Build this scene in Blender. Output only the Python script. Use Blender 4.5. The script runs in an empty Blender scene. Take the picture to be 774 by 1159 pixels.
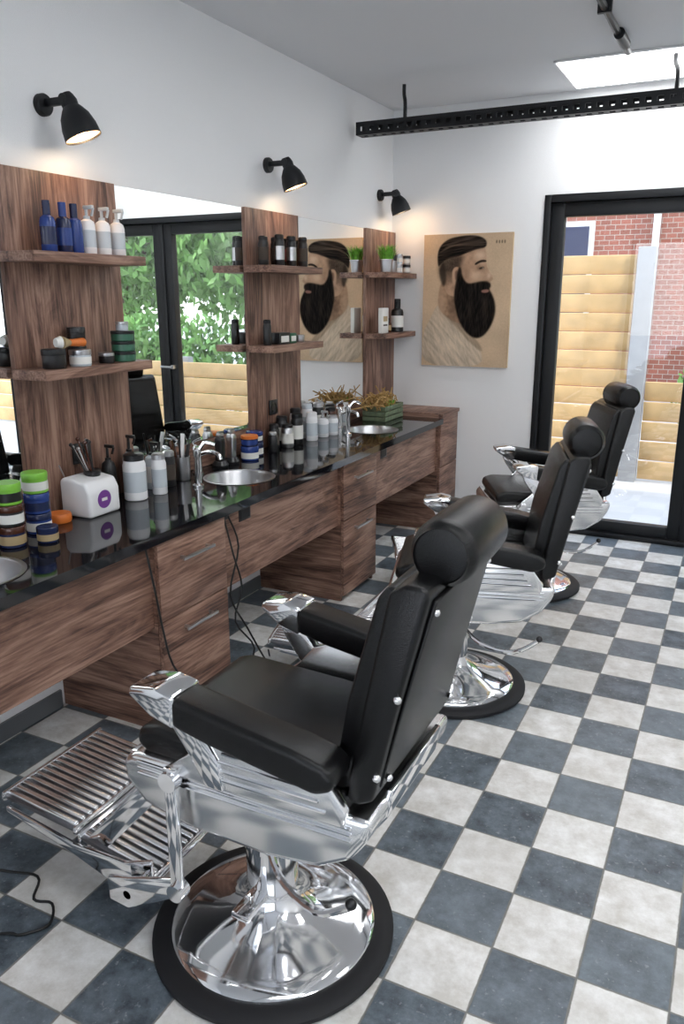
import bpy, bmesh, random
import numpy as np
from math import *
from mathutils import Matrix, Vector, Euler
random.seed(7)
scn=bpy.context.scene
COL=scn.collection

# ------------------------------------------------------------------ materials
def newmat(name):
    m=bpy.data.materials.new(name);m.use_nodes=True
    nt=m.node_tree;b=nt.nodes["Principled BSDF"]
    return m,nt,b
def N(nt,t,**k):
    n=nt.nodes.new(t)
    for a,v in k.items(): setattr(n,a,v)
    return n
def mat(name,col,rough=.5,metal=0,bump=0,bscale=200,emit=None,es=0,coat=0,var=0,vscale=8,spec=.5):
    m,nt,b=newmat(name)
    b.inputs["Base Color"].default_value=(*col,1)
    b.inputs["Roughness"].default_value=rough
    b.inputs["Metallic"].default_value=metal
    b.inputs["Coat Weight"].default_value=coat
    b.inputs["Specular IOR Level"].default_value=spec
    if emit:
        b.inputs["Emission Color"].default_value=(*emit,1);b.inputs["Emission Strength"].default_value=es
    if bump or var:
        tc=N(nt,"ShaderNodeTexCoord")
    if bump:
        no=N(nt,"ShaderNodeTexNoise");no.inputs["Scale"].default_value=bscale;no.inputs["Detail"].default_value=4
        nt.links.new(tc.outputs["Object"],no.inputs["Vector"])
        bp=N(nt,"ShaderNodeBump");bp.inputs["Strength"].default_value=bump;bp.inputs["Distance"].default_value=.01
        nt.links.new(no.outputs["Fac"],bp.inputs["Height"]);nt.links.new(bp.outputs["Normal"],b.inputs["Normal"])
    if var:
        n2=N(nt,"ShaderNodeTexNoise");n2.inputs["Scale"].default_value=vscale;n2.inputs["Detail"].default_value=5
        nt.links.new(tc.outputs["Object"],n2.inputs["Vector"])
        cr=N(nt,"ShaderNodeValToRGB");e=cr.color_ramp.elements
        e[0].position=.3;e[1].position=.7
        e[0].color=(*[c*(1-var) for c in col],1);e[1].color=(*[min(1,c*(1+var)) for c in col],1)
        nt.links.new(n2.outputs["Fac"],cr.inputs["Fac"]);nt.links.new(cr.outputs["Color"],b.inputs["Base Color"])
    return m
def wood(name,axis,dark=(.062,.029,.020),mid=(.195,.102,.071),lite=(.37,.225,.165)):
    m,nt,b=newmat(name)
    tc=N(nt,"ShaderNodeTexCoord")
    def mp(a,l):
        s=[a,a,a];s[axis]=l
        q=N(nt,"ShaderNodeMapping");q.inputs["Scale"].default_value=s
        nt.links.new(tc.outputs["Object"],q.inputs["Vector"]);return q
    n1=N(nt,"ShaderNodeTexNoise");n1.inputs["Scale"].default_value=1;n1.inputs["Detail"].default_value=8;n1.inputs["Roughness"].default_value=.66;n1.inputs["Distortion"].default_value=1.5
    nt.links.new(mp(9,1.5).outputs[0],n1.inputs["Vector"])
    n2=N(nt,"ShaderNodeTexNoise");n2.inputs["Scale"].default_value=1;n2.inputs["Detail"].default_value=5
    nt.links.new(mp(120,5).outputs[0],n2.inputs["Vector"])
    mx=N(nt,"ShaderNodeMix");mx.inputs[0].default_value=.34
    nt.links.new(n1.outputs["Fac"],mx.inputs[2]);nt.links.new(n2.outputs["Fac"],mx.inputs[3])
    cr=N(nt,"ShaderNodeValToRGB");e=cr.color_ramp.elements
    e[0].position=.39;e[0].color=(*dark,1);e[1].position=.61;e[1].color=(*lite,1)
    k=e.new(.49);k.color=(*mid,1)
    nt.links.new(mx.outputs[0],cr.inputs["Fac"]);nt.links.new(cr.outputs["Color"],b.inputs["Base Color"])
    b.inputs["Roughness"].default_value=.48
    bp=N(nt,"ShaderNodeBump");bp.inputs["Strength"].default_value=.2;bp.inputs["Distance"].default_value=.004
    nt.links.new(n2.outputs["Fac"],bp.inputs["Height"]);nt.links.new(bp.outputs["Normal"],b.inputs["Normal"])
    return m
M_woodZ=wood("walnut_vertical",2);M_woodY=wood("walnut_lengthwise",1);M_woodX=wood("walnut_crosswise",0)
M_wall=mat("white_plaster",(.87,.875,.88),.8,bump=.25,bscale=260)
M_ceil=mat("ceiling_paint",(.74,.75,.77),.9,bump=.15,bscale=200)
M_granite=mat("black_granite",(.006,.006,.008),.05,bump=.0)
M_chrome=mat("chrome",(.86,.86,.87),.08,1)
M_alu=mat("polished_aluminium",(.88,.885,.89),.2,1)
M_steel=mat("brushed_steel",(.55,.55,.56),.3,1)
M_dsteel=mat("dark_steel",(.18,.18,.19),.4,1)
M_leather=mat("black_leather",(.0045,.0045,.005),.26,bump=.14,bscale=350,spec=.36)
M_rubber=mat("black_rubber",(.014,.014,.016),.6,spec=.3)
M_black=mat("black_metal",(.009,.010,.012),.45,spec=.35)
M_blackp=mat("black_plastic",(.012,.012,.013),.3)
M_mirror=mat("mirror_silver",(.93,.95,.95),.0,1)
M_whitep=mat("white_plastic",(.82,.82,.83),.3)
M_clear=mat("frosted_plastic",(.55,.60,.64),.25)
M_blue=mat("blue_plastic",(.02,.05,.22),.25)
M_navy=mat("navy_plastic",(.012,.02,.07),.25)
M_green=mat("green_lid",(.20,.50,.05),.35)
M_dgreen=mat("dark_green_tin",(.03,.12,.07),.35)
M_orange=mat("orange_plastic",(.70,.18,.03),.4)
M_brown=mat("brown_glass",(.07,.02,.01),.2)
M_purple=mat("purple_print",(.18,.05,.28),.4)
M_red=mat("red_print",(.35,.04,.03),.4)
M_label=mat("paper_label",(.75,.74,.70),.6)
M_gold=mat("kraft_label",(.40,.30,.16),.6)
M_crate=mat("painted_crate_wood",(.13,.17,.10),.8,var=.3,vscale=30)
M_twig=mat("dried_branch",(.42,.26,.09),.8,var=.3,vscale=40)
M_grass=mat("potted_grass",(.16,.42,.04),.6,var=.4,vscale=50)
M_leaf=mat("tree_leaf",(.17,.34,.08),.6,var=.5,vscale=2)
M_bark=mat("tree_bark",(.12,.08,.05),.9,bump=.5,bscale=20)
M_bulb=mat("warm_bulb",(1,.8,.5),.5,emit=(1,.62,.30),es=14)
M_shade_in=mat("lamp_reflector",(.75,.60,.42),.4,emit=(1,.55,.25),es=.5)
M_led=mat("led_diffuser",(1,1,1),.5,emit=(.98,.99,1),es=7)
M_ink2=mat("charcoal_print",(.06,.045,.035),.8)
M_fence=mat("fence_pine",(.64,.43,.20),.7,var=.16,vscale=5)
M_conc=mat("concrete",(.34,.345,.35),.85,var=.08,vscale=9)
M_patio=mat("patio_concrete",(.62,.61,.60),.9,var=.06,vscale=3)
M_base=mat("baseboard_tile",(.12,.13,.14),.4)
M_cable=mat("cable_black",(.01,.01,.01),.5)

def floor_mat():
    m,nt,b=newmat("cement_checker_tiles");L=nt.links.new
    g=N(nt,"ShaderNodeNewGeometry")
    mp=N(nt,"ShaderNodeVectorMath",operation='SUBTRACT');mp.inputs[1].default_value=(2.076-.1082,1.575-.1082,-.5)
    L(g.outputs["Position"],mp.inputs[0])
    sc=N(nt,"ShaderNodeVectorMath",operation='MULTIPLY');sc.inputs[1].default_value=(1/.2164,1/.2164,0)
    L(mp.outputs[0],sc.inputs[0])
    fl=N(nt,"ShaderNodeVectorMath",operation='FLOOR');L(sc.outputs[0],fl.inputs[0])
    fr=N(nt,"ShaderNodeVectorMath",operation='FRACTION');L(sc.outputs[0],fr.inputs[0])
    sx=N(nt,"ShaderNodeSeparateXYZ");L(fl.outputs[0],sx.inputs[0])
    ad=N(nt,"ShaderNodeMath",operation='ADD');L(sx.outputs[0],ad.inputs[0]);L(sx.outputs[1],ad.inputs[1])
    a2=N(nt,"ShaderNodeMath",operation='ADD');L(ad.outputs[0],a2.inputs[0]);a2.inputs[1].default_value=1000
    md=N(nt,"ShaderNodeMath",operation='MODULO');L(a2.outputs[0],md.inputs[0]);md.inputs[1].default_value=2
    pr=N(nt,"ShaderNodeMath",operation='LESS_THAN');L(md.outputs[0],pr.inputs[0]);pr.inputs[1].default_value=.5
    wn=N(nt,"ShaderNodeTexWhiteNoise",noise_dimensions='3D');L(fl.outputs[0],wn.inputs["Vector"])
    # per-tile offset of the mottling so each cement tile is its own casting
    wo=N(nt,"ShaderNodeVectorMath",operation='MULTIPLY_ADD');L(wn.outputs["Color"],wo.inputs[0]);wo.inputs[1].default_value=(9,9,9);L(g.outputs["Position"],wo.inputs[2])
    no=N(nt,"ShaderNodeTexNoise");no.inputs["Scale"].default_value=11;no.inputs["Detail"].default_value=9;no.inputs["Roughness"].default_value=.72
    L(wo.outputs[0],no.inputs["Vector"])
    def mixc(a,bb,fac):
        x=N(nt,"ShaderNodeMix",data_type='RGBA')
        for idx,v in ((6,a),(7,bb)):
            if isinstance(v,tuple): x.inputs[idx].default_value=(*v,1)
            else: L(v,x.inputs[idx])
        if isinstance(fac,float): x.inputs[0].default_value=fac
        else: L(fac,x.inputs[0])
        return x.outputs[2]
    def ramp(s,a,bb):
        r=N(nt,"ShaderNodeMapRange");r.inputs[1].default_value=a;r.inputs[2].default_value=bb;L(s,r.inputs[0]);return r.outputs[0]
    nf=ramp(no.outputs["Fac"],.36,.66)
    dk=mixc((.038,.050,.062),(.175,.212,.245),nf)
    dk=mixc(dk,(.24,.275,.31),ramp(wn.outputs["Value"],.2,2.4))
    lt=mixc((.60,.575,.53),(.90,.895,.88),nf)
    lt=mixc(lt,(.60,.58,.54),ramp(wn.outputs["Value"],.3,3.0))
    # pale scuffs
    n4=N(nt,"ShaderNodeTexNoise");n4.inputs["Scale"].default_value=70;n4.inputs["Detail"].default_value=6;L(wo.outputs[0],n4.inputs["Vector"])
    sf=ramp(n4.outputs["Fac"],.62,.80)
    dk=mixc(dk,(.33,.35,.37),sf)
    col=mixc(lt,dk,pr.outputs[0])
    s2=N(nt,"ShaderNodeSeparateXYZ");L(fr.outputs[0],s2.inputs[0])
    def edge(o):
        c=N(nt,"ShaderNodeMath",operation='SUBTRACT');L(o,c.inputs[0]);c.inputs[1].default_value=.5
        d=N(nt,"ShaderNodeMath",operation='ABSOLUTE');L(c.outputs[0],d.inputs[0]);return d.outputs[0]
    mxx=N(nt,"ShaderNodeMath",operation='MAXIMUM');L(edge(s2.outputs[0]),mxx.inputs[0]);L(edge(s2.outputs[1]),mxx.inputs[1])
    n3=N(nt,"ShaderNodeTexNoise");n3.inputs["Scale"].default_value=40;L(g.outputs["Position"],n3.inputs["Vector"])
    ma=N(nt,"ShaderNodeMath",operation='MULTIPLY_ADD');L(n3.outputs["Fac"],ma.inputs[0]);ma.inputs[1].default_value=.016;L(mxx.outputs[0],ma.inputs[2])
    gr=ramp(ma.outputs[0],.490,.501)
    col=mixc(col,(.20,.195,.18),gr)
    L(col,b.inputs["Base Color"])
    rr=N(nt,"ShaderNodeMapRange");rr.inputs[3].default_value=.30;rr.inputs[4].default_value=.50;L(no.outputs["Fac"],rr.inputs[0]);L(rr.outputs[0],b.inputs["Roughness"])
    bp=N(nt,"ShaderNodeBump");bp.inputs["Strength"].default_value=.4;bp.inputs["Distance"].default_value=.003;bp.invert=True
    L(gr,bp.inputs["Height"]);L(bp.outputs["Normal"],b.inputs["Normal"])
    return m
M_floor=floor_mat()
def brick_mat():
    m,nt,b=newmat("red_brick");L=nt.links.new
    tc=N(nt,"ShaderNodeTexCoord");mp=N(nt,"ShaderNodeMapping");mp.inputs["Rotation"].default_value=(radians(90),0,0)
    L(tc.outputs["Object"],mp.inputs["Vector"])
    br=N(nt,"ShaderNodeTexBrick");br.inputs["Scale"].default_value=3.2
    br.inputs["Color1"].default_value=(.36,.13,.09,1);br.inputs["Color2"].default_value=(.27,.10,.07,1);br.inputs["Mortar"].default_value=(.42,.36,.31,1)
    br.inputs["Mortar Size"].default_value=.018
    L(mp.outputs[0],br.inputs["Vector"]);L(br.outputs["Color"],b.inputs["Base Color"]);b.inputs["Roughness"].default_value=.9
    return m
M_brick=brick_mat()
def glass_mat():
    m=bpy.data.materials.new("window_glass");m.use_nodes=True;nt=m.node_tree;nt.nodes.clear()
    o=N(nt,"ShaderNodeOutputMaterial");t=N(nt,"ShaderNodeBsdfTransparent");g=N(nt,"ShaderNodeBsdfGlossy");g.inputs["Roughness"].default_value=.0
    x=N(nt,"ShaderNodeMixShader");x.inputs[0].default_value=.06
    nt.links.new(t.outputs[0],x.inputs[1]);nt.links.new(g.outputs[0],x.inputs[2]);nt.links.new(x.outputs[0],o.inputs[0])
    return m
M_glass=glass_mat()
def attr_mat():
    m,nt,b=newmat("canvas_print");a=N(nt,"ShaderNodeVertexColor");a.layer_name="print"
    nt.links.new(a.outputs["Color"],b.inputs["Base Color"]);b.inputs["Roughness"].default_value=.75;b.inputs["Specular IOR Level"].default_value=.1
    return m
M_print=attr_mat()
M_canvas=mat("canvas_edge",(.55,.40,.24),.8)

# ------------------------------------------------------------------ mesh builder
class B:
    def __init__(s,name): s.name=name;s.bm=bmesh.new();s.mats=[]
    def mi(s,m):
        if m not in s.mats: s.mats.append(m)
        return s.mats.index(m)
    def add(s,t,m,M=None):
        if M is not None: bmesh.ops.transform(t,matrix=M,verts=t.verts)
        i=s.mi(m)
        for f in t.faces: f.material_index=i
        bmesh.ops.recalc_face_normals(t,faces=t.faces)
        me=bpy.data.meshes.new("tmp");t.to_mesh(me);t.free();s.bm.from_mesh(me);bpy.data.meshes.remove(me)
    def box(s,c,size,m,rot=None,bev=0,seg=2):
        t=bmesh.new();bmesh.ops.create_cube(t,size=1);bmesh.ops.scale(t,vec=size,verts=t.verts)
        if bev: bmesh.ops.bevel(t,geom=t.edges[:],offset=bev,segments=seg,profile=.5,affect='EDGES')
        M=Matrix.Translation(c)
        if rot: M=M@Euler(rot).to_matrix().to_4x4()
        s.add(t,m,M)
    def bx(s,x0,x1,y0,y1,z0,z1,m,bev=0,seg=2):
        s.box(((x0+x1)/2,(y0+y1)/2,(z0+z1)/2),(abs(x1-x0),abs(y1-y0),abs(z1-z0)),m,bev=bev,seg=seg)
    def lathe(s,prof,c,m,n=32,axis=(0,0,1),sc=1):
        t=bmesh.new();rings=[]
        for r,z in prof:
            r*=sc;z*=sc
            if r<1e-5: rings.append([t.verts.new((0,0,z))])
            else: rings.append([t.verts.new((r*cos(2*pi*i/n),r*sin(2*pi*i/n),z)) for i in range(n)])
        for a,b in zip(rings[:-1],rings[1:]):
            for i in range(n):
                j=(i+1)%n
                if len(a)==1 and len(b)==1: continue
                if len(a)==1: t.faces.new((a[0],b[j],b[i]))
                elif len(b)==1: t.faces.new((a[i],a[j],b[0]))
                else: t.faces.new((a[i],a[j],b[j],b[i]))
        q=Vector((0,0,1)).rotation_difference(Vector(axis).normalized())
        s.add(t,m,Matrix.Translation(c)@q.to_matrix().to_4x4())
    def cyl(s,p0,p1,r,m,r1=None,n=24):
        p0=Vector(p0);p1=Vector(p1);l=(p1-p0).length;r1=r if r1 is None else r1
        s.lathe([(0,0),(r,0),(r1,l),(0,l)],p0,m,n,p1-p0)
    def sph(s,c,r,m,scale=(1,1,1),n=20):
        t=bmesh.new();bmesh.ops.create_uvsphere(t,u_segments=n,v_segments=n//2+2,radius=r)
        s.add(t,m,Matrix.Translation(c)@Matrix.Diagonal((*scale,1)))
    def tube(s,pts,r,m,n=8,smooth=4):
        P=[Vector(p) for p in pts]
        if smooth>1 and len(P)>2:
            Q=[]
            for i in range(len(P)-1):
                a=P[max(i-1,0)];b=P[i];c=P[i+1];d=P[min(i+2,len(P)-1)]
                for k in range(smooth):
                    u=k/smooth
                    Q.append(.5*((2*b)+(c-a)*u+(2*a-5*b+4*c-d)*u*u+(3*b-a-3*c+d)*u**3))
            Q.append(P[-1]);P=Q
        t=bmesh.new();up=None;rings=[]
        for i,p in enumerate(P):
            d=(P[min(i+1,len(P)-1)]-P[max(i-1,0)]).normalized()
            if up is None: up=d.orthogonal().normalized()
            else:
                up=(up-d*up.dot(d)).normalized()
            w=d.cross(up)
            rings.append([t.verts.new(p+r*(cos(2*pi*k/n)*up+sin(2*pi*k/n)*w)) for k in range(n)])
        for a,b in zip(rings[:-1],rings[1:]):
            for i in range(n): t.faces.new((a[i],a[(i+1)%n],b[(i+1)%n],b[i]))
        t.faces.new(rings[0]);t.faces.new(rings[-1][::-1]);s.add(t,m)
    def ext(s,poly,a,b,m,bev=0,seg=3,plane='xz',M=None):
        t=bmesh.new()
        def P(u,v,w): return (u,w,v) if plane=='xz' else ((w,u,v) if plane=='yz' else (u,v,w))
        v0=[t.verts.new(P(u,v,a)) for u,v in poly];v1=[t.verts.new(P(u,v,b)) for u,v in poly]
        t.faces.new(v0);t.faces.new(v1[::-1]);k=len(poly)
        for i in range(k): t.faces.new((v0[i],v1[i],v1[(i+1)%k],v0[(i+1)%k]))
        bmesh.ops.recalc_face_normals(t,faces=t.faces)
        if bev: bmesh.ops.bevel(t,geom=t.edges[:],offset=bev,segments=seg,profile=.5,affect='EDGES',clamp_overlap=True)
        s.add(t,m,M)
    def leaves(s,c,rad,n,size,m):
        t=bmesh.new()
        for _ in range(n):
            v=Vector((random.gauss(0,1),random.gauss(0,1),random.gauss(0,1))).normalized()*(random.random()**.4)
            p=Vector(c)+Vector((v.x*rad[0],v.y*rad[1],v.z*rad[2]))
            R=Euler((random.random()*6,random.random()*6,random.random()*6)).to_matrix()
            a=size*(.6+random.random()*.8)
            t.faces.new([t.verts.new(p+R@Vector(q)) for q in ((-a,0,0),(0,-a*.5,0),(a,0,0),(0,a*.5,0))])
        s.add(t,m)
    def done(s,loc=(0,0,0),rz=0,ang=35):
        me=bpy.data.meshes.new(s.name);s.bm.to_mesh(me);s.bm.free()
        for m in s.mats: me.materials.append(m)
        for p in me.polygons: p.use_smooth=True
        me.set_sharp_from_angle(angle=radians(ang))
        o=bpy.data.objects.new(s.name,me);o.location=loc;o.rotation_euler=(0,0,rz);COL.objects.link(o);return o

YB=5.57;H=2.89;XR=4.9;Y0=-2.6
# ------------------------------------------------------------------ shell
b=B("floor");b.bx(-.2,XR+.2,Y0-.2,YB+.0,-.1,0,M_floor);b.done()
b=B("ceiling");b.bx(-.2,XR+.2,Y0-.2,YB+.3,H,H+.15,M_ceil);b.done()
b=B("wall_left");b.bx(-.2,0,Y0-.2,YB+.3,0,H,M_wall);b.done()
b=B("wall_right");b.bx(XR,XR+.2,Y0-.2,YB+.3,0,H,M_wall);b.done()
DX0,DX1,DT=1.09,3.22,2.285
WX0,WX1=3.5,4.7
b=B("wall_back")
b.bx(0,DX0,YB,YB+.3,0,H,M_wall);b.bx(DX0,DX1,YB,YB+.3,DT,H,M_wall);b.bx(DX1,WX0,YB,YB+.3,0,H,M_wall)
b.bx(WX0,WX1,YB,YB+.3,DT,H,M_wall);b.bx(WX1,XR,YB,YB+.3,0,H,M_wall);b.done()
b=B("wall_front")
b.bx(0,.6,Y0-.2,Y0,0,H,M_wall);b.bx(4.4,XR,Y0-.2,Y0,0,H,M_wall);b.bx(.6,4.4,Y0-.2,Y0,2.5,H,M_wall);b.bx(.6,4.4,Y0-.2,Y0,0,.3,M_wall);b.done()
b=B("window_1")
for x in (.6,2.47,4.34): b.bx(x,x+.06,Y0-.12,Y0-.06,.3,2.5,M_black)
b.bx(.6,4.4,Y0-.12,Y0-.06,.3,.36,M_black);b.bx(.6,4.4,Y0-.12,Y0-.06,2.44,2.5,M_black);b.bx(.62,4.38,Y0-.095,Y0-.09,.33,2.47,M_glass);b.done()
b=B("baseboard_left");b.bx(0.001,.012,Y0,2.12,0.001,.075,M_base);b.bx(0.001,.012,2.6,3.66,0.001,.075,M_base);b.bx(0.001,.012,4.12,5.19,0.001,.075,M_base);b.done()
b=B("baseboard_back");b.bx(.57,DX0-.01,YB-.012,YB-.001,0.001,.07,M_base);b.done()

# ------------------------------------------------------------------ glazed double door
b=B("door_1")
yf0,yf1=YB+.02,YB+.10
b.bx(DX0+.002,DX0+.045,yf0-.03,yf1,0,DT-.002,M_black,.004);b.bx(DX1-.045,DX1-.002,yf0-.03,yf1,0,DT-.002,M_black,.004)
b.bx(DX0+.045,DX1-.045,yf0-.03,yf1,DT-.05,DT-.002,M_black,.004);b.bx(DX0+.045,DX1-.045,yf0-.03,yf1,0,.035,M_black,.004)
xm=2.15
def leaf(x0,x1):
    b.bx(x0,x0+.085,yf0,yf1-.01,.037,DT-.052,M_black,.005);b.bx(x1-.085,x1,yf0,yf1-.01,.037,DT-.052,M_black,.005)
    b.bx(x0+.085,x1-.085,yf0,yf1-.01,DT-.14,DT-.052,M_black,.005);b.bx(x0+.085,x1-.085,yf0,yf1-.01,.037,.115,M_black,.005)
    b.bx(x0+.08,x1-.08,yf0+.03,yf0+.036,.11,DT-.135,M_glass)
leaf(DX0+.048,xm-.012);leaf(xm+.012,DX1-.048)
b.bx(xm-.02,xm+.02,yf0-.012,yf0,.037,DT-.052,M_black,.003)
b.box((2.09,yf0-.02,1.05),(.03,.04,.03),M_steel);b.cyl((2.09,yf0-.045,1.05),(2.21,yf0-.045,1.05),.009,M_steel)
b.done()
b=B("window_2")
for x in (WX0,(WX0+WX1)/2-.04,WX1-.08): b.bx(x,x+.08,yf0,yf1,0,DT,M_black)
b.bx(WX0,WX1,yf0,yf1,0,.08,M_black);b.bx(WX0,WX1,yf0,yf1,DT-.1,DT,M_black);b.bx(WX0+.05,WX1-.05,yf0+.03,yf0+.036,.05,DT-.05,M_glass);b.done()

# ------------------------------------------------------------------ ceiling fittings
b=B("added_fill_panel");b.bx(1.26,2.50,4.84,5.46,H-.012,H-.001,M_whitep);b.bx(1.275,2.485,4.855,5.445,H-.016,H-.011,M_led);b.done()
for (x,y) in ((1.3,2.3),(3.3,2.3),(1.9,.2),(3.6,.2)):  # unseen panels, added over the room as fill light
    b=B("added_fill_panel");b.bx(x,x+1.2,y,y+.6,H-.012,H-.001,M_whitep);b.bx(x+.015,x+1.185,y+.015,y+.585,H-.016,H-.011,M_led);b.done()
b=B("ceiling_cable_tray")
ty=4.9;tz=2.615
for s in (-1,1):
    y=ty+s*.045
    b.bx(.05,4.6,y-.003,y+.003,tz,tz+.022,M_black);b.bx(.05,4.6,y-.003,y+.003,tz+.048,tz+.075,M_black)
    b.bx(.05,4.6,y-.003-(.012 if s>0 else 0),y+.003+(.012 if s<0 else 0),tz+.072,tz+.075,M_black)
b.bx(.05,4.6,ty-.045,ty-.018,tz,tz+.004,M_black);b.bx(.05,4.6,ty+.018,ty+.045,tz,tz+.004,M_black)
x=.05
while x<4.57:
    b.bx(x,x+.03,ty-.02,ty+.02,tz,tz+.004,M_black)
    for s in (-1,1): b.bx(x,x+.03,ty+s*.045-.003,ty+s*.045+.003,tz+.02,tz+.05,M_black)
    x+=.062
for x in (.36,1.9,3.4):
    b.tube([(x,ty,tz+.03),(x,ty,tz+.16),(x-.02,ty+.03,tz+.22),(x-.02,ty+.03,H-.001)],.012,M_black)
    b.bx(x-.02,x+.02,ty-.045,ty+.045,tz+.02,tz+.035,M_black)
b.done()
b=B("ceiling_conduit_pipe");b.tube([(1.66,Y0+.01,H-.03),(1.66,4.2,H-.03),(1.67,4.45,H-.03)],.016,M_black,smooth=2)
b.cyl((1.67,4.38,H-.035),(1.675,4.56,H-.04),.026,M_black)
for y in (0,2,4): b.bx(1.63,1.69,y,y+.02,H-.05,H-.001,M_black)
b.done()

# ------------------------------------------------------------------ wood panels, mirrors, shelves
PAN=[(2.05,2.64),(3.59,4.14),(5.06,5.566)]
for y0,y1 in PAN+[(.52,1.10)]:
    b=B("wooden_backboard");b.bx(0.001,.03,y0,y1,(.822 if y1<5.3 else .852),2.085,M_woodZ,.0015);b.done()
for y0,y1 in [(1.10,2.05),(2.64,3.59),(4.14,5.06)]:
    b=B("vanity_mirror");b.bx(0.001,.016,y0+.002,y1-.002,.955,2.083,M_steel);b.bx(.016,.019,y0+.003,y1-.003,.957,2.081,M_mirror);b.done()
    b=B("backsplash_strip");b.bx(0.001,.02,y0+.002,y1-.002,.822,.953,M_woodY);b.done()
SH=[(2.03,2.60),(3.56,4.11),(5.04,5.566)]
for y0,y1 in SH:
    for z in (1.765,1.36):
        b=B("floating_shelf");b.bx(.031,.20,y0,y1,z,z+.035,M_woodY,.002);b.done()
for y,z in ((2.32,1.04),(3.81,1.04)):
    b=B("power_outlet");b.bx(.031,.040,y-.042,y+.042,z-.042,z+.042,M_blackp,.004);b.lathe([(.026,0),(.026,.003),(.021,.003),(.020,-.004),(0,-.004)],(.040,y,z),M_blackp,24,(1,0,0))
    b.cyl((.037,y-.008,z),(.039,y-.008,z),.003,M_steel);b.cyl((.037,y+.008,z),(.039,y+.008,z),.003,M_steel);b.done()

# ------------------------------------------------------------------ vanity counter
ZC=.82;TH=.038
SK=[(.31,1.54),(.31,3.04),(.31,4.56)]
def slab():
    t=bmesh.new();ed=[]
    def loop(pts):
        vs=[t.verts.new((x,y,ZC)) for x,y in pts]
        for i in range(len(vs)): ed.append(t.edges.new((vs[i],vs[(i+1)%len(vs)])))
    loop([(0.002,.4),(.565,.4),(.565,5.2),(0.002,5.2)])
    for cx,cy in SK: loop([(cx+.155*cos(-2*pi*i/48),cy+.155*sin(-2*pi*i/48)) for i in range(48)])
    bmesh.ops.triangle_fill(t,use_beauty=True,use_dissolve=False,edges=ed)
    r=bmesh.ops.extrude_face_region(t,geom=t.faces[:])
    for v in r['geom']:
        if isinstance(v,bmesh.types.BMVert): v.co.z-=TH
    return t
b=B("vanity_counter")
b.add(slab(),M_granite)
zt=ZC-TH
b.bx(.49,.512,.4,2.14,.44,zt,M_woodY);b.bx(.49,.512,2.57,3.67,.44,zt,M_woodY);b.bx(.49,.512,4.10,5.20,.44,zt,M_woodY)
for y0,y1,zz in ((2.14,2.57,zt),(3.67,4.10,zt),(5.20,5.566,.845)):
    b.bx(0.002,.528,y0,y0+.018,.001,zz-.001,M_woodX);b.bx(0.002,.528,y1-.018,y1,.001,zz-.001,M_woodX)
    b.bx(.02,.525,y0+.018,y1-.018,.02,zz-.001,M_woodX)
    b.bx(.529,.549,y0+.002,y1-.002,.47,zz-.006,M_woodY,.0015);b.bx(.529,.549,y0+.002,y1-.002,.035,.463,M_woodY,.0015)
    for z in (.69,.405):
        if y1>5.3: continue
        ym=(y0+y1)/2
        b.box((.576,ym,z),(.012,.20,.012),M_steel,bev=.002)
        for q in (-.08,.08): b.box((.562,ym+q,z),(.03,.010,.010),M_steel)
b.bx(0.002,.56,5.202,5.566,.825,.85,M_woodY,.002)
for y,z in ((2.77,.735),(4.28,.735)):
    b.bx(.5115,.515,y-.045,y+.045,z-.03,z+.03,M_blackp,.001);b.bx(.514,.517,y-.035,y+.035,z-.02,z+.02,M_black)
b.done()
for cx,cy in SK:
    b=B("chrome_wash_basin")
    b.lathe([(.152,-.002),(.168,.0005),(.170,.002),(.166,.0035),(.154,.001),(.148,-.012),(.140,-.05),(.115,-.10),(.06,-.128),(.025,-.132),(.022,-.137),(0,-.137)],(cx,cy,ZC),M_steel,48)
    b.lathe([(.024,0),(.022,.004),(0,.004)],(cx,cy,ZC-.132),M_steel,24);b.done()
    b=B("basin_faucet");fx=.085
    b.lathe([(.028,0),(.028,.006),(.021,.01),(.020,.09),(.022,.10),(.022,.125),(.015,.133),(0,.134)],(fx,cy-.02,ZC+.001),M_chrome,24)
    b.tube([(fx,cy-.02,ZC+.085),(fx+.06,cy-.02,ZC+.11),(fx+.12,cy-.02,ZC+.105),(fx+.135,cy-.02,ZC+.08)],.011,M_chrome,12)
    b.tube([(fx,cy-.02,ZC+.13),(fx-.02,cy-.02,ZC+.15),(fx+.03,cy-.02,ZC+.175)],.006,M_chrome);b.done()
for y in (2.80,4.33):
    b=B("spray_hose_fitting")
    b.lathe([(.026,0),(.026,.008),(.014,.014),(.013,.13),(.018,.14),(.018,.17),(.01,.18),(0,.18)],(.25,y,ZC+.001),M_chrome,24)
    b.tube([(.25,y,ZC+.15),(.28,y+.02,ZC+.20),(.32,y+.04,ZC+.19)],.009,M_chrome);b.done()

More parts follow.
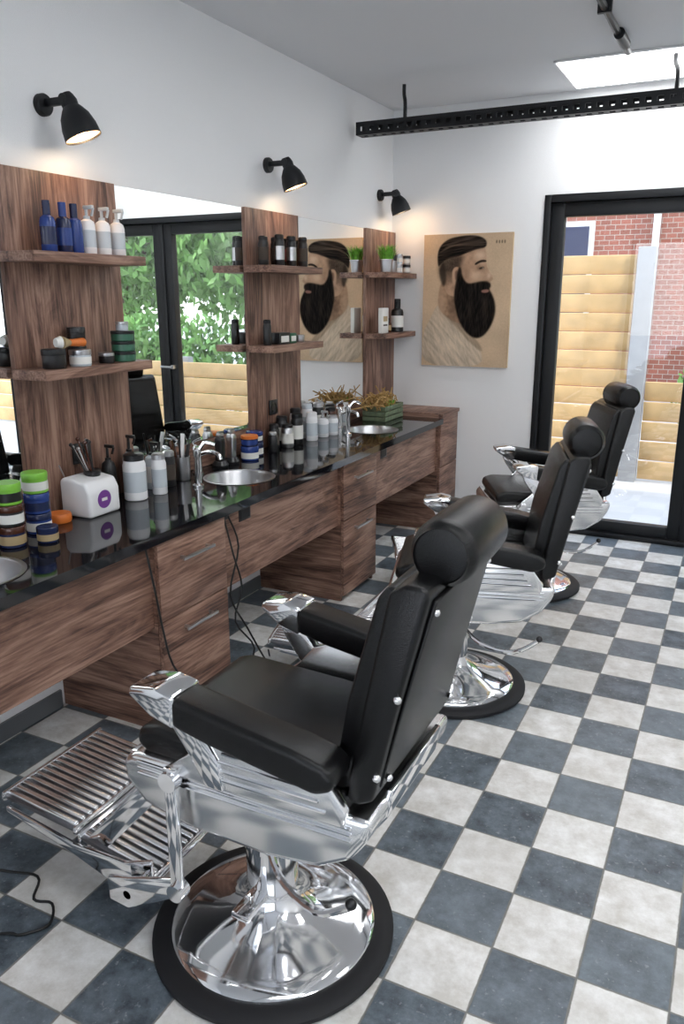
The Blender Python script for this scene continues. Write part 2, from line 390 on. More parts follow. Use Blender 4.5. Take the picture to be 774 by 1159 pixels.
# ------------------------------------------------------------------ sconces
for y in (2.33,3.87,5.34):
    b=B("wall_spot_lamp");z=2.315
    b.lathe([(0,0),(.038,0),(.038,.018),(.034,.024),(0,.024)],(0.001,y-.01,z),M_black,32,(1,0,0))
    b.box((.07,y-.004,z+.006),(.11,.026,.026),M_black,bev=.005)
    b.cyl((.115,y-.024,z+.008),(.115,y+.024,z+.008),.018,M_black)
    ax=Vector((.040,.022,-.13)).normalized();o=Vector((.112,y,z+.03))
    b.lathe([(0,0),(.018,0),(.024,.010),(.030,.028),(.029,.045),(.037,.055),(.053,.080),(.063,.115),(.067,.155),(.065,.155),(.060,.118),(.049,.083),(.03,.06),(0,.058)],o,M_black,40,ax)
    b.lathe([(.0645,.151),(.0595,.117),(.0485,.083),(.029,.061),(0,.060)],o,M_shade_in,40,ax)
    b.sph(o+ax*.118,.028,M_bulb)
    b.done()
    li=bpy.data.lights.new("spot_lamp_light",'POINT');li.energy=.8;li.color=(1,.75,.5);li.shadow_soft_size=.02
    lo=bpy.data.objects.new("spot_lamp_light",li);lo.location=o+ax*.16;COL.objects.link(lo)

# ------------------------------------------------------------------ printed canvas portrait (vertex-colour print)
def portrait():
    X0,X1,Z0,Z1=.262,.90,1.153,2.06;yp=YB-.03
    nx,ny=280,398
    rng=np.random.default_rng(3)
    xs=np.linspace(480,580.5,nx);ys=np.linspace(265,414,ny);PXX,PYY=np.meshgrid(xs,ys)
    def noise(sx,sy,ang=0,seed=0):
        r=np.random.default_rng(seed).standard_normal((ny,nx))
        fy=np.fft.fftfreq(ny)[:,None];fx=np.fft.fftfreq(nx)[None,:]
        c,s=cos(ang),sin(ang);u=fx*c+fy*s;v=-fx*s+fy*c
        g=np.exp(-((u*sx)**2+(v*sy)**2)*2*pi*pi/2)
        o=np.fft.ifft2(np.fft.fft2(r)*g).real
        return o/o.std()
    def smooth(p):
        p=[tuple(q) for q in p]
        for _ in range(2):
            r=[]
            for i in range(len(p)):
                a=p[i];c=p[(i+1)%len(p)]
                r+=[(a[0]*.75+c[0]*.25,a[1]*.75+c[1]*.25),(a[0]*.25+c[0]*.75,a[1]*.25+c[1]*.75)]
            p=r
        return p
    def sdf(poly):
        P=smooth(poly);d=np.full(PXX.shape,1e9);ins=np.zeros(PXX.shape,bool)
        for i in range(len(P)):
            ax,ay=P[i];bx,by=P[(i+1)%len(P)]
            ex,ey=bx-ax,by-ay;wx=PXX-ax;wy=PYY-ay
            t=np.clip((wx*ex+wy*ey)/(ex*ex+ey*ey+1e-9),0,1)
            d=np.minimum(d,(wx-ex*t)**2+(wy-ey*t)**2)
            c=((ay>PYY)!=(by>PYY))&(PXX<(bx-ax)*(PYY-ay)/(by-ay+1e-12)+ax);ins^=c
        d=np.sqrt(d);return np.where(ins,d,-d)
    img=np.empty((ny,nx,3));bg=np.array((.62,.46,.31))
    img[:]=bg*(1+.04*noise(30,30,0,1)[...,None]+.02*noise(2,2,0,2)[...,None])
    img*=(1-.10*((PXX-530)/50)**2*0.6-.08*((PYY-340)/75)**2)[...,None]
    def lay(poly,col,soft=.7,alpha=1,edge=0):
        m=1/(1+np.exp(-np.clip((sdf(poly)+edge)/soft*2.0,-40,40)))*alpha
        c=np.array(col) if not isinstance(col,np.ndarray) else col
        img[:]=img*(1-m[...,None])+c*m[...,None];return m
    def blob(x,y,rx,ry,col,a):
        g=np.exp(-((PXX-x)/rx)**2-((PYY-y)/ry)**2)*a
        img[:]=img*(1-g[...,None])+np.array(col)*g[...,None]
    def tex(base,n,amt): return np.clip(np.array(base)[None,None,:]*(1+amt*n)[...,None],0.003,1)
    # shirt
    fold=noise(24,3.4,radians(48),5)*.6+noise(10,2,radians(70),6)*.35+noise(1.2,1.2,0,7)*.12
    shade=1-.25*np.clip((500-PXX)/25,0,1)-.18*np.clip((PYY-395)/20,0,1)
    shirt=np.clip(np.array((.60,.49,.37))[None,None]*((1+.15*fold)*shade)[...,None],0,1)
    lay([(480,415),(480,379),(489,360),(498,341),(509,350),(524,364),(540,381),(551,393),(553,415)],shirt,.6)
    lay([(497,344),(503,340),(529,366),(552,391),(551,398),(524,374)],tex((.34,.25,.17),fold,.2),1.0,.85)
    # neck
    lay([(499,350),(498,330),(503,314),(520,314),(522,345),(530,366),(516,362)],tex((.35,.22,.14),noise(4,4,0,8),.12),.8)
    blob(503,340,4,14,(.50,.34,.23),.7);blob(516,345,6,16,(.12,.075,.05),.75)
    # face
    lay([(504,318),(509,297),(520,287),(548,277),(552.5,286),(552,296),(554,304),(561.5,314),(557,318),(558.5,324),(556,332),(520,335),(508,332)],tex((.46,.30,.20),noise(5,5,0,9)+.5*noise(1.3,1.3,0,10),.06),.5)
    blob(545,289,6,5,(.70,.51,.37),.75);blob(541,311,7,5,(.66,.47,.33),.7);blob(556,311,2.2,4,(.70,.51,.37),.6);blob(530,310,5,8,(.28,.17,.11),.6)
    blob(546,303,5,3,(.16,.095,.06),.75);blob(553,317.5,3,1.4,(.16,.095,.06),.7)
    # faded side hair
    side=sdf([(497,300),(503,289),(522,287),(527,290),(524,302),(521,312),(511,322),(504,322),(499,312)])
    m=(1/(1+np.exp(-side/1.4)))*np.clip((330-PYY)/26,0.3,1)
    hc=tex((.035,.025,.019),noise(3,.7,radians(60),11),.4);img[:]=img*(1-m[...,None]*.93)+hc*(m[...,None]*.93)
    # top hair swept back
    st=noise(26,.9,radians(-6),12)+.7*noise(16,1.8,radians(-12),13)
    hair=np.clip(np.array((.014,.010,.008))[None,None]*(1+.8*st+1.2*np.exp(-((PYY-272-(.004*(PXX-525)**2))/2.4)**2))[...,None],.003,.4)
    lay([(497,302),(495.5,287),(499,277),(508,270),(520,267.5),(536,266.5),(547,269),(552.5,274),(551.5,281),(542,282),(529,286.5),(520,290),(507,292),(501,297)],hair,.6)
    for i in range(4):
        a=i*2.6;P=[(499+a,284-a*.9),(515,276-a*.3+i),(548,273+a*.6),(549,274+a*.6),(515,277.0-a*.3+i),(500+a,285.0-a*.9)]
        lay(P,(.12,.085,.06),.5,.45)
    lay([(498,305),(501,297),(505,296),(508,318),(504,324),(500,315)],(.025,.018,.014),1.2,.9)
    # ear
    lay([(513.5,307),(516,301.5),(521,301),(523.5,306),(522,314),(518,322),(515,320)],(.50,.33,.22),.5)
    lay([(516.5,307),(519,304),(521,308),(519.5,314),(517.5,316)],(.18,.10,.07),.6,.85)
    # beard
    bs=noise(1.0,16,radians(-8),14)+.8*noise(2,9,radians(12),15)
    beard=np.clip(np.array((.0085,.0065,.0055))[None,None]*(1+.6*bs)[...,None],.002,.3)
    lay([(520,302),(524,301),(526,312),(532,320),(542,318),(550,316.5),(558,318.5),(559,323),(557,326),(560,330),(564.5,340),(565.5,353),(561,368),(552,380),(541,382),(528,371),(520,354),(516,334),(518,319)],beard,.8)
    blob(553,345,3,12,(.045,.032,.025),.45);blob(536,352,2.5,12,(.035,.025,.02),.4)
    lay([(548,327),(556.5,326),(556.5,329.5),(549,330)],(.33,.17,.13),.5,.9)
    # brow, eye
    lay([(539,297.5),(546,293.5),(552.5,294),(552.5,296.5),(546,296.5),(540,300)],(.018,.012,.01),.4)
    lay([(544,302.5),(549.5,301),(550.5,303),(545,304.5)],(.02,.014,.01),.35,.9);blob(548.8,302.6,.7,.6,(.5,.42,.35),.6)
    lay([(557,313),(561,314),(560,317),(556,317)],(.36,.23,.15),.6,.5)
    # small stand-in mark
    for xx in (562,565,568,571): lay([(xx,273),(xx+1.7,273),(xx+1.7,276.5),(xx,276.5)],(.08,.06,.045),.3,.8)
    img[:]=np.clip(img*(1+.025*rng.standard_normal((ny,nx,1))),0,1)
    V=np.empty((ny*nx,3));V[:,0]=(X0+(PXX-480)/100.5*(X1-X0)).ravel();V[:,1]=yp;V[:,2]=(Z1-(PYY-265)/149*(Z1-Z0)).ravel()
    idx=np.arange(nx*ny).reshape(ny,nx)
    Fc=np.stack([idx[1:,:-1],idx[1:,1:],idx[:-1,1:],idx[:-1,:-1]],-1).reshape(-1,4)
    nV=len(V);bxv=[(x,y,z) for x in (X0,X1) for y in (yp+.0008,YB-.001) for z in (Z0,Z1)]
    me=bpy.data.meshes.new("portrait_poster")
    bf=[(0,1,3,2),(4,6,7,5),(0,4,5,1),(2,3,7,6),(0,2,6,4),(1,5,7,3)]
    me.from_pydata([tuple(v) for v in V]+bxv,[],[tuple(int(q) for q in f) for f in Fc]+[tuple(nV+q for q in f) for f in bf])
    ca=me.color_attributes.new("print",'FLOAT_COLOR','POINT')
    colr=np.ones((nV+8,4));colr[:nV,:3]=img.reshape(-1,3);colr[nV:,:3]=(.5,.37,.24);ca.data.foreach_set("color",colr.ravel().astype(np.float32))
    me.materials.append(M_print);me.materials.append(M_canvas)
    mi=np.zeros(len(Fc)+6,dtype=np.int32);mi[len(Fc):]=1;me.polygons.foreach_set("material_index",mi);me.update()
    o=bpy.data.objects.new("portrait_poster",me);COL.objects.link(o)
portrait()

# ------------------------------------------------------------------ barber chair
def chair_mesh(lift=0):
    c=B("barber_chair");CH=M_chrome
    c.lathe([(0,0),(.315,0),(.322,.006),(.322,.018),(.312,.026),(.29,.03),(.27,.03)],(0,0,0.001),M_rubber,64)
    c.lathe([(.272,.026),(.27,.036),(.262,.043),(.22,.052),(.17,.066),(.12,.088),(.088,.112),(.072,.135),(.068,.150)],(0,0,0),CH,64)
    c.lathe([(.068,.135),(.068,.275),(.074,.28),(.074,.30),(.066,.306),(.052,.308),(.05,.31)],(0,0,0),CH,40)
    c.box((.0,-.10,.16),(.05,.12,.02),CH,bev=.004)
    c.bm.verts.ensure_lookup_table();nb=len(c.bm.verts)
    c.lathe([(.052,.30),(.052,.37),(.075,.375),(.085,.40),(.085,.43),(0,.43)],(0,0,0),CH,40)
    c.tube([(.03,-.08,.385),(.12,-.16,.33),(.25,-.22,.33),(.34,-.235,.39)],.009,CH)
    c.sph((.345,-.236,.40),.013,M_blackp)
    c.tube([(-.02,.10,.385),(-.10,.20,.30),(-.13,.26,.27)],.009,CH)
    c.box((0,0,.425),(.34,.26,.03),CH,bev=.006)
    c.ext([(-.235,.605),(-.262,.58),(-.255,.53),(-.20,.478),(-.08,.452),(.14,.447),(.27,.465),(.345,.51),(.385,.57),(.395,.62)],-.245,.245,M_alu,.018,3)
    c.ext([(.27,.462),(.35,.508),(.39,.57),(.402,.64),(.385,.64),(.372,.58),(.335,.52),(.265,.475)],-.15,.15,CH,.004,2)
    for s in (-1,1):
        for k,z in enumerate((.565,.580,.595)):
            c.box((.07,s*.247,z),(.56,.008,.006),CH,bev=.002,seg=1)
        ya,yb_=s*.236,s*.262
        c.ext([(-.13,.60),(.335,.60),(.345,.635),(.30,.70),(.27,.735),(.06,.75),(.0,.725),(-.05,.665)],ya,yb_,M_alu,.006,2)
        for k in range(4):
            c.box((.15,s*.263,.628+.022*k),(.30-.03*k,.007,.008),CH,bev=.0025,seg=1)
        c.ext([(-.11,.785),(-.02,.76),(.04,.67),(.05,.60),(.0,.60),(-.04,.67),(-.09,.74)],s*.238,s*.268,CH,.005,2)
        c.ext([(-.045,.762),(.05,.740),(.30,.700),(.338,.715),(.345,.745),(.325,.768),(.26,.784),(-.045,.832)],s*.222,s*.318,M_leather,.020,4)
        c.ext([(-.155,.815),(-.10,.776),(-.038,.758),(-.032,.835),(-.08,.845),(-.152,.835)],s*.221,s*.319,CH,.008,3)
        c.box((-.095,s*.268,.45),(.034,.014,.34),CH,bev=.004)
        c.cyl((-.095,s*.258,.59),(-.095,s*.284,.59),.024,CH);c.cyl((-.095,s*.25,.29),(-.095,s*.284,.29),.022,CH)
        c.ext([(-.10,.31),(-.08,.27),(-.27,.16),(-.33,.165),(-.33,.235),(-.27,.25)],s*.245,s*.257,CH,.004,2)
        c.ext([(-.24,.50),(-.20,.46),(-.42,.215),(-.47,.215),(-.47,.245)],s*.17,s*.185,CH,.004,2)
        c.ext([(-.23,.275),(-.23,.155),(-.32,.145),(-.50,.20),(-.745,.255),(-.745,.272),(-.50,.235),(-.32,.24)],s*.194,s*.206,CH,.004,2)
        c.cyl((-.27,s*.186,.2),(-.27,s*.257,.2),.012,CH)
    c.ext([(-.205,.60),(-.235,.622),(-.228,.662),(-.18,.678),(.10,.668),(.33,.655),(.33,.60)],-.222,.222,M_leather,.024,4)
    c.box((-.22,0,.595),(.05,.46,.02),CH,bev=.006)
    def back(poly,w0,w1,m,bev,seg):
        t=bmesh.new();lo=min(p[1] for p in poly);hi=max(p[1] for p in poly)
        def w(z): return w0+(w1-w0)*(z-lo)/(hi-lo)
        v0=[t.verts.new((x,-w(z),z)) for x,z in poly];v1=[t.verts.new((x,w(z),z)) for x,z in poly]
        t.faces.new(v0);t.faces.new(v1[::-1]);k=len(poly)
        for i in range(k): t.faces.new((v0[i],v1[i],v1[(i+1)%k],v0[(i+1)%k]))
        bmesh.ops.recalc_face_normals(t,faces=t.faces)
        bmesh.ops.bevel(t,geom=t.edges[:],offset=bev,segments=seg,profile=.5,affect='EDGES',clamp_overlap=True);c.add(t,m)
    back([(.36,.645),(.39,.66),(.43,.85),(.492,1.11),(.484,1.13),(.44,1.13),(.41,1.11),(.365,.87),(.335,.70),(.335,.65)],.236,.212,M_leather,.010,3)
    back([(.29,.67),(.31,.655),(.35,.68),(.38,.87),(.43,1.10),(.42,1.115),(.40,1.115),(.38,1.09),(.32,.86)],.215,.195,M_leather,.018,4)
    back([(.39,.68),(.398,.68),(.437,.85),(.498,1.095),(.49,1.10),(.43,.85)],.205,.182,M_leather,.0035,2)
    for y,z in ((-.222,.72),(-.217,.90),(.222,.72),(.217,.90)):
        c.sph((.385+(z-.66)*.22,y*1.04,z),.009,CH)
    for y,z in ((-.19,.70),(.19,.70),(-.17,1.07),(.17,1.07)):
        c.sph((.404+(z-.68)*.225,y,z),.008,CH)
    for s in (-1,1): c.box((.468,s*.06,1.12),(.012,.022,.09),CH,rot=(0,radians(13),0),bev=.003)
    c.ext([(.462,1.115),(.512,1.11),(.542,1.165),(.545,1.205),(.50,1.222),(.46,1.17)],-.105,.105,M_leather,.016,3)
    L=.132;hx,hz=.482,1.168
    c.lathe([(0,0),(.03,.0),(.054,.004),(.064,.014),(.069,.03),(.071,L),(.069,2*L-.03),(.064,2*L-.014),(.054,2*L-.004),(.03,2*L),(0,2*L)],(hx,-L,hz),M_leather,40,(0,1,0))
    c.lathe([(.055,-.001),(.058,.004),(.055,.008)],(hx,-L,hz),M_leather,36,(0,1,0))
    def plate(x0,z0,x1,z1,w):
        l=hypot(x1-x0,z1-z0);a=atan2(z1-z0,x1-x0);cx,cz=(x0+x1)/2,(z0+z1)/2
        c.box((cx,0,cz),(l,2*w,.012),M_dsteel,rot=(0,-a,0),bev=.003)
        n=15
        for i in range(n):
            y=-w+.014+(2*w-.028)*i/(n-1)
            c.box((cx-sin(a)*.009,y,cz+.011),(l-.012,.0155,.016),M_alu,rot=(0,-a,0),bev=.006,seg=3)
        c.box((x0,0,z0+.002),(.014,2*w+.01,.028),CH,rot=(0,-a,0),bev=.005);c.box((x1,0,z1+.002),(.014,2*w+.01,.024),CH,rot=(0,-a,0),bev=.005)
    plate(-.765,.287,-.50,.262,.190);plate(-.485,.245,-.235,.205,.190)
    c.bm.verts.ensure_lookup_table()
    for i in range(nb,len(c.bm.verts)): c.bm.verts[i].co.z+=lift
    return c
chair_mesh(0).done((1.42,1.49,0),0)
ch=chair_mesh(-.06).done((1.39,3.03,0),radians(17))
o=bpy.data.objects.new("barber_chair",ch.data);o.location=(1.37,4.40,0);o.rotation_euler=(0,0,radians(27));COL.objects.link(o)

# ------------------------------------------------------------------ products
def bottle(name,x,y,z,r,h,body,cap,label=None,kind="cap"):
    z+=.001;b=B(name);hb=h*(.72 if kind!="can" else .86)
    b.lathe([(0,0),(r*.92,0),(r,.004),(r,hb*.82),(r*.85,hb*.93),(r*.42,hb),(0,hb)],(x,y,z),body,24)
    if label: b.lathe([(r+.0006,hb*.2),(r+.0006,hb*.68)],(x,y,z),label,24)
    if kind=="cap": b.lathe([(r*.5,0),(r*.5,h-hb),(r*.42,h-hb+.001),(0,h-hb+.001)],(x,y,z+hb-.002),cap,20)
    elif kind=="can": b.lathe([(r*.9,0),(r*.9,h-hb-.006),(r*.7,h-hb),(0,h-hb)],(x,y,z+hb*.93),cap,20)
    else:
        b.lathe([(r*.42,0),(r*.42,.012),(r*.2,.014),(r*.2,h-hb-.012),(0,h-hb-.012)],(x,y,z+hb-.002),cap,16)
        b.box((x+.012,y,z+h-.008),(.045,.014,.014),cap,bev=.003);b.box((x+.03,y,z+h-.025),(.006,.008,.03),cap,rot=(0,radians(20),0))
    return b.done()
def jar(name,x,y,z,r,h,body,lid,label=None,n=1):
    z+=.001;b=B(name)
    for i in range(n):
        zz=z+i*h
        b.lathe([(0,0),(r*.95,0),(r,.003),(r,h*.66),(r*.93,h*.68),(0,h*.68)],(x,y,zz),body,28)
        if label: b.lathe([(r+.0006,h*.14),(r+.0006,h*.56)],(x,y,zz),label,28)
        b.lathe([(0,h*.67),(r*1.02,h*.67),(r*1.03,h*.69),(r*1.03,h*.94),(r*.98,h*.985),(0,h*.985)],(x,y,zz),lid,28)
    return b.done()
S1,S2=1.80,1.395
for y,m,c,l in ((2.18,M_blue,M_navy,M_navy),(2.255,M_navy,M_blue,M_blue),(2.31,M_blue,M_navy,None)): bottle("hair_tonic_bottle",.12,y,S1,.028,.175,m,c,l)
for y in (2.375,2.455,2.535): bottle("spray_bottle",.12,y,S1,.029,.175,M_whitep,M_clear,M_clear,"spray")
jar("shaving_soap_tin",.14,2.13,S2,.042,.07,M_blackp,M_black)
jar("pomade_jar",.15,2.25,S2,.040,.062,M_clear,M_steel,M_label)
jar("pomade_jar",.08,2.31,S2,.034,.07,M_blackp,M_blackp,None,2)
jar("wax_tin",.14,2.50,S2,.046,.040,M_dgreen,M_blackp,None,3);jar("wax_tin",.14,2.50,S2+.12,.024,.035,M_clear,M_steel)
jar("pomade_jar",.14,2.40,S2,.030,.04,M_blackp,M_steel)
b=B("shaving_brush");b.cyl((.15,2.20,S2+.089),(.13,2.29,S2+.086),.013,M_orange,r1=.016);b.cyl((.16,2.15,S2+.092),(.15,2.20,S2+.089),.024,M_gold,r1=.012);b.cyl((.155,2.13,S2+.092),(.16,2.15,S2+.092),.016,M_label,r1=.023);b.done()
for i in range(7): bottle("beard_oil_bottle",.15 if i%2 else .09,3.66+i*.062,S1,.027,.155+.01*(i%2),M_blackp,M_black,(M_steel if i%2 else M_red) if i in(1,3,4) else M_ink2,"can")
bottle("hair_clipper_bottle",.12,3.63,S2,.022,.14,M_blackp,M_black,None,"can")
b=B("product_box");b.bx(.08,.16,3.69,3.80,S2+.001,S2+.062,M_blackp,.003);b.bx(.158,.1615,3.705,3.785,S2+.012,S2+.045,M_label);b.done()
b=B("product_box");b.bx(.08,.15,3.82,3.89,S2+.001,S2+.055,M_dgreen,.003);b.bx(.148,.1515,3.83,3.88,S2+.012,S2+.04,M_label);b.done()
jar("wax_tin",.12,3.97,S2,.03,.04,M_steel,M_steel)
def plant(x,y,z):
    b=B("potted_grass_plant");b.lathe([(0,0),(.036,0),(.046,.075),(.050,.078),(.050,.084),(.044,.084),(.042,.07),(0,.07)],(x,y,z+.001),M_steel,28)
    t=bmesh.new()
    for _ in range(220):
        a=random.random()*6.28;r=random.random()*.04;p=Vector((x+r*cos(a),y+r*sin(a),z+.07));d=Vector((cos(a)*random.random()*.055,sin(a)*random.random()*.055,.075+random.random()*.05))
        w=Vector((-sin(a),cos(a),0))*.003
        v=[t.verts.new(q) for q in (p-w,p+w,p+d*.6+w,p+d*.6-w)];t.faces.new(v);e=t.verts.new(p+d+Vector((cos(a),sin(a),-.4))*.012);t.faces.new((v[3],v[2],e))
    b.add(t,M_grass);return b.done()
plant(.13,5.17,S1)
jar("shaving_cup",.11,5.32,S1,.032,.12,M_steel,M_blackp);jar("pomade_jar",.12,5.41,S1,.03,.065,M_clear,M_steel,M_label,2);jar("pomade_jar",.15,5.49,S1,.028,.06,M_steel,M_blackp,M_label,2)
b=B("price_card");b.bx(.11,.14,5.09,5.20,S2+.001,S2+.17,M_label,.003);b.bx(.1395,.1405,5.11,5.18,S2+.05,S2+.06,M_ink2);b.bx(.1395,.1405,5.11,5.18,S2+.08,S2+.115,M_gold);b.done()
bottle("aftershave_bottle",.13,5.38,S2,.045,.23,M_blackp,M_black,M_label)
bottle("beard_oil_bottle",.10,5.28,S2,.026,.10,M_brown,M_black,M_gold)
# counter items : hair wax jars
for (x,y,k) in ((.155,1.97,((M_blue,M_navy,M_label),(M_blue,M_blue,M_navy),(M_green,M_green,M_label))),
                (.20,1.81,((M_navy,M_brown,M_gold),(M_blackp,M_brown,M_label),(M_green,M_green,M_blackp)))):
    for i,(m1,m2,l) in enumerate(k): jar("hair_wax_jar",x,y,ZC+i*.075,.044,.074,m1,m2,l)
jar("hair_wax_jar",.27,1.90,ZC,.036,.055,M_navy,M_navy,M_gold)
b=B("orange_powder_tin");b.lathe([(0,0),(.042,0),(.045,.006),(.045,.028),(.042,.034),(.0,.034)],(.12,2.10,ZC+.001),M_orange,32);b.done()
b=B("towel_sterilizer_box")
b.ext([(.06,ZC+.001),(.21,ZC+.001),(.21,ZC+.10),(.19,ZC+.14),(.08,ZC+.155),(.06,ZC+.14)],2.17,2.34,M_whitep,.014,3)
b.lathe([(.036,0),(.036,.001),(0,.001)],(.2105,2.25,ZC+.065),M_purple,24,(1,0,0));b.box((.211,2.25,ZC+.065),(.002,.03,.012),M_label)
b.lathe([(.03,0),(.034,.02),(.03,.024),(0,.01)],(.13,2.28,ZC+.145),M_blackp,24)
for i in range(9):
    a=random.uniform(-.05,.05);c=random.uniform(-.06,.06);p=Vector((.13+a*.3,2.28+c*.3,ZC+.145));q=Vector((.12+a,2.27+c,ZC+.22+random.random()*.07))
    b.cyl(p,q,.004,[M_blackp,M_brown,M_steel][i%3],n=8);b.sph(q,.008,[M_blackp,M_brown,M_steel][i%3],n=8)
b.cyl((.06,2.2,ZC+.15),(.07,2.17,ZC+.2),.003,M_steel)
b.done()
bottle("spray_bottle",.15,2.50,ZC,.048,.21,M_whitep,M_blackp,M_clear,"can");bottle("spray_bottle",.09,2.69,ZC,.036,.21,M_clear,M_blackp,M_label,"spray");bottle("spray_bottle",.18,2.62,ZC,.032,.19,M_whitep,M_steel,M_clear,"can")
bottle("spray_bottle",.075,2.43,ZC,.03,.24,M_blackp,M_blackp,None,"spray");bottle("spray_bottle",.075,2.56,ZC,.03,.26,M_clear,M_blackp,M_whitep,"spray")
bottle("spray_bottle",.12,2.76,ZC,.03,.17,M_blackp,M_steel,M_ink2,"can")
def combjar(x,y):
    b=B("comb_jar");b.lathe([(0,0),(.036,0),(.038,.004),(.038,.11),(.035,.11),(.035,.01),(0,.01)],(x,y,ZC+.001),M_steel,28)
    for i in range(6):
        a=i*1.05;p=Vector((x+.015*cos(a),y+.015*sin(a),ZC+.015));q=Vector((x+.04*cos(a),y+.045*sin(a),ZC+.17+.02*(i%3)))
        if i%2: b.cyl(p,q,.004,M_blackp,n=8)
        else:
            b.box((p+q)/2,(.004,.026,(q-p).length),[M_blackp,M_whitep,M_brown][i//2],rot=(.25*-sin(a),.2*cos(a),0),bev=.001)
    b.done()
def clipper(x,y,m):
    b=B("hair_clipper");b.lathe([(0,0),(.04,0),(.042,.01),(.03,.03),(0,.03)],(x,y,ZC+.001),M_blackp,24)
    b.ext([(-.02,.025),(.018,.025),(.022,.08),(.024,.135),(.014,.155),(-.012,.155),(-.022,.13),(-.018,.08)],y-.02,y+.02,m,.007,3,M=Matrix.Translation((x,0,ZC)))
    b.box((x+.004,y,ZC+.162),(.022,.036,.016),M_steel,bev=.002)
    for k in range(7): b.box((x+.004,y-.015+k*.005,ZC+.173),(.014,.0022,.010),M_steel)
    b.done()
combjar(.10,2.88);clipper(.09,3.20,M_blackp);clipper(.09,3.30,M_steel)
jar("hair_wax_jar",.09,3.52,ZC,.046,.075,M_navy,M_navy,M_label);jar("hair_wax_jar",.13,3.41,ZC,.046,.075,M_blue,M_blue,M_label)
jar("hair_wax_jar",.09,3.52,ZC+.076,.044,.055,M_navy,M_blue,M_label);jar("hair_wax_jar",.13,3.41,ZC+.076,.044,.055,M_navy,M_orange,M_blue)
bottle("styling_product_bottle",.13,3.64,ZC,.026,.12,M_blackp,M_steel,None,"can");bottle("styling_product_bottle",.09,3.72,ZC,.030,.15,M_blackp,M_blackp,M_ink2,"can")
spec=[(3.80,.13,.13,M_steel,M_blackp,"can"),(3.84,.07,.17,M_blackp,M_blackp,"can"),(3.91,.13,.18,M_blackp,M_black,"can"),(3.98,.08,.20,M_whitep,M_blackp,"can"),(4.05,.15,.17,M_whitep,M_whitep,"can"),(4.12,.08,.21,M_whitep,M_clear,"can"),(4.19,.15,.15,M_whitep,M_steel,"spray"),(4.26,.08,.20,M_blackp,M_steel,"can"),(4.28,.17,.12,M_whitep,M_steel,"can"),(4.35,.12,.16,M_brown,M_blackp,"can"),(4.42,.08,.17,M_steel,M_blackp,"can"),(4.65,.07,.14,M_whitep,M_whitep,"spray")]
for y,x,h,m1,m2,k in spec: bottle("styling_product_bottle",x,y,ZC,.035,h+.01,m1,m2,M_label if m1!=M_whitep else M_clear,k)
b=B("flower_crate")
for z in (0,.035,.07):
    for xx in (.10,.26): b.bx(xx,xx+.01,4.86,5.18,ZC+z+.002,ZC+z+.032,M_crate,.002)
    for yy in (4.86,5.17): b.bx(.11,.26,yy,yy+.01,ZC+z+.002,ZC+z+.032,M_crate,.002)
b.bx(.105,.265,4.865,5.175,ZC+.001,ZC+.01,M_crate);b.bx(.11,.26,4.87,5.17,ZC+.07,ZC+.085,M_twig)
for i in range(60):
    y=random.uniform(4.8,5.15);x=random.uniform(.12,.25);d=random.uniform(-.32,.12)
    b.tube([(x,y,ZC+.08),(x+random.uniform(-.05,.05),y+d*.5,ZC+.12+random.random()*.06),(x+random.uniform(-.06,.06),min(y+d,5.3),ZC+.10+random.random()*.12)],.0038,M_twig,5,3)
b.leaves((.18,4.98,ZC+.12),(.08,.18,.05),320,.016,M_twig);b.leaves((.18,5.02,ZC+.11),(.07,.14,.035),150,.012,M_grass);b.done()
# cables
b=B("power_cable");b.tube([(.522,2.60,.76),(.56,2.605,.6),(.58,2.63,.45),(.56,2.60,.3),(.60,2.68,.15),(.56,2.62,.02),(.45,2.7,.006)],.004,M_cable)
b.tube([(.522,2.63,.76),(.55,2.66,.62),(.54,2.60,.42),(.58,2.66,.25),(.60,2.8,.01),(.5,2.95,.006)],.004,M_cable);b.box((.518,2.615,.76),(.012,.05,.03),M_blackp,bev=.003);b.done()
b=B("power_cable");b.tube([(.52,2.11,.77),(.55,2.11,.62),(.56,2.13,.45),(.58,2.15,.3),(.60,2.25,.12),(.56,2.3,.006)],.004,M_cable);b.done()
b=B("floor_power_cord");b.tube([(.30,1.25,.005),(.58,1.31,.005),(.70,1.34,.005),(.76,1.27,.005),(.82,1.28,.005),(.87,1.22,.005),(.83,1.16,.005),(.78,1.14,.005),(.60,1.0,.005),(.3,.9,.005)],.004,M_cable,8,5);b.done()

# ------------------------------------------------------------------ outside
b=B("ground_patio");b.bx(-20,25,YB+.001,40,-.12,-.02,M_patio);b.bx(-20,25,-25,Y0-.21,-.12,-.02,M_patio);b.done()
b=B("wooden_fence")
def planks(x0,x1,zt,n):
    h=zt/n
    for i in range(n): b.box(((x0+x1)/2,7.6,h*(i+.5)),(x1-x0,.025,h-.006),M_fence,rot=(radians(10),0,0),bev=.003)
planks(-3,1.46,1.99,12);planks(1.63,7.5,.90,5)
b.bx(1.47,1.62,7.53,7.66,-.02,2.05,M_conc,.006)
for x in (-1.2,3.5,5.5,7.5): b.bx(x,x+.12,7.62,7.72,-.02,(2.0 if x<0 else .95),M_conc)
b.done()
b=B("brick_building");b.bx(-6,4.2,14,20,-.02,7,M_brick)
for x in (-4,-1.2,2.3):
    for z in (1.2,4.2):
        b.bx(x,x+1.2,13.93,14.01,z,z+1.6,M_whitep);b.bx(x+.08,x+.56,13.9,13.94,z+.08,z+1.52,M_navy);b.bx(x+.64,x+1.12,13.9,13.94,z+.08,z+1.52,M_navy)
b.bx(.9,1.0,13.85,13.98,0,7,M_whitep);b.done()
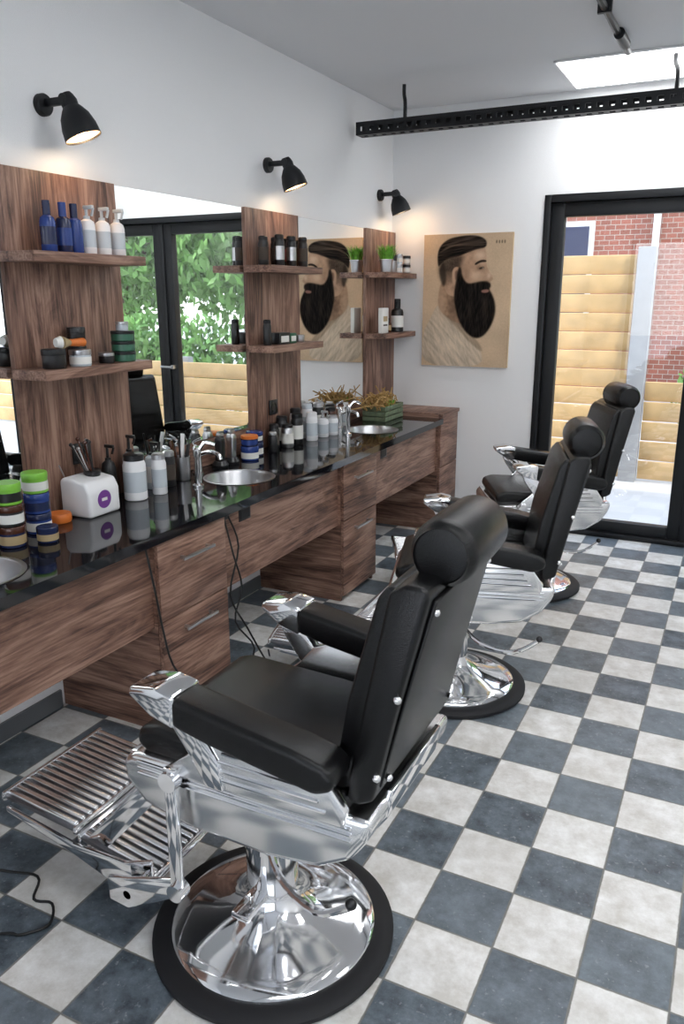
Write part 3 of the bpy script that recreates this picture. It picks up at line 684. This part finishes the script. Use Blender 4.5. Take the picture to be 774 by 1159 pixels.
for x,y,h,r,n in ((7.3,11,4.2,1.7,8000),(5.0,11.3,4.2,1.4,6500),(10.5,14,5,2.4,7000),(6.2,13.5,5,2.0,7000),(-2.5,10.5,4.5,1.3,1500)):
    b=B("garden_tree");b.cyl((x,y,-.02),(x,y,h*.7),.13,M_bark,r1=.07);b.cyl((x,y,h*.45),(x+.6,y,h*.75),.05,M_bark,r1=.02);b.cyl((x,y,h*.4),(x-.6,y+.2,h*.7),.05,M_bark,r1=.02)
    b.leaves((x,y,h*.68),(r,r,h*.42),n,.09,M_leaf);b.done()
b=B("garden_hedge");b.leaves((2.3,8.7,.62),(.5,.3,.68),2800,.045,M_leaf);b.leaves((5,8.9,.7),(2.2,.4,.75),5500,.06,M_leaf);b.done()

# ------------------------------------------------------------------ world + sun
w=bpy.data.worlds.new("World");scn.world=w;w.use_nodes=True;nt=w.node_tree;bg=nt.nodes["Background"]
tc=N(nt,"ShaderNodeTexCoord");sp=N(nt,"ShaderNodeSeparateXYZ");nt.links.new(tc.outputs["Generated"],sp.inputs[0])
cr=N(nt,"ShaderNodeValToRGB");e=cr.color_ramp.elements;e[0].position=.0;e[0].color=(.95,.97,1,1);e[1].position=.8;e[1].color=(.60,.76,1,1)
nt.links.new(sp.outputs[2],cr.inputs["Fac"]);nt.links.new(cr.outputs["Color"],bg.inputs["Color"]);bg.inputs["Strength"].default_value=2.6
su=bpy.data.lights.new("sun",'SUN');su.energy=2.2;su.angle=.03;su.color=(1,.95,.88)
so=bpy.data.objects.new("sun",su);so.rotation_euler=Vector((-.75,.35,-.8)).to_track_quat('-Z','Y').to_euler();so.location=(10,0,10);COL.objects.link(so)

# ------------------------------------------------------------------ camera
f,pi_,yw,ro,cx=890.8,.2687,.4635,-.0023,2.3724
F=Vector((-sin(yw),cos(yw),0));R=Vector((cos(yw),sin(yw),0));Z=Vector((0,0,1))
C=cos(pi_)*F-sin(pi_)*Z;U=sin(pi_)*F+cos(pi_)*Z
R2=cos(ro)*R+sin(ro)*U;U2=-sin(ro)*R+cos(ro)*U
cd=bpy.data.cameras.new("camera");cd.sensor_fit='VERTICAL';cd.sensor_height=36;cd.lens=36*f/1159;cd.clip_start=.05;cd.clip_end=200
co=bpy.data.objects.new("camera",cd);M=Matrix((R2,U2,-C)).transposed().to_4x4();M.translation=(cx,0,1.65);co.matrix_world=M
COL.objects.link(co);scn.camera=co
scn.view_settings.view_transform='Standard';scn.view_settings.look='None';scn.view_settings.exposure=.38
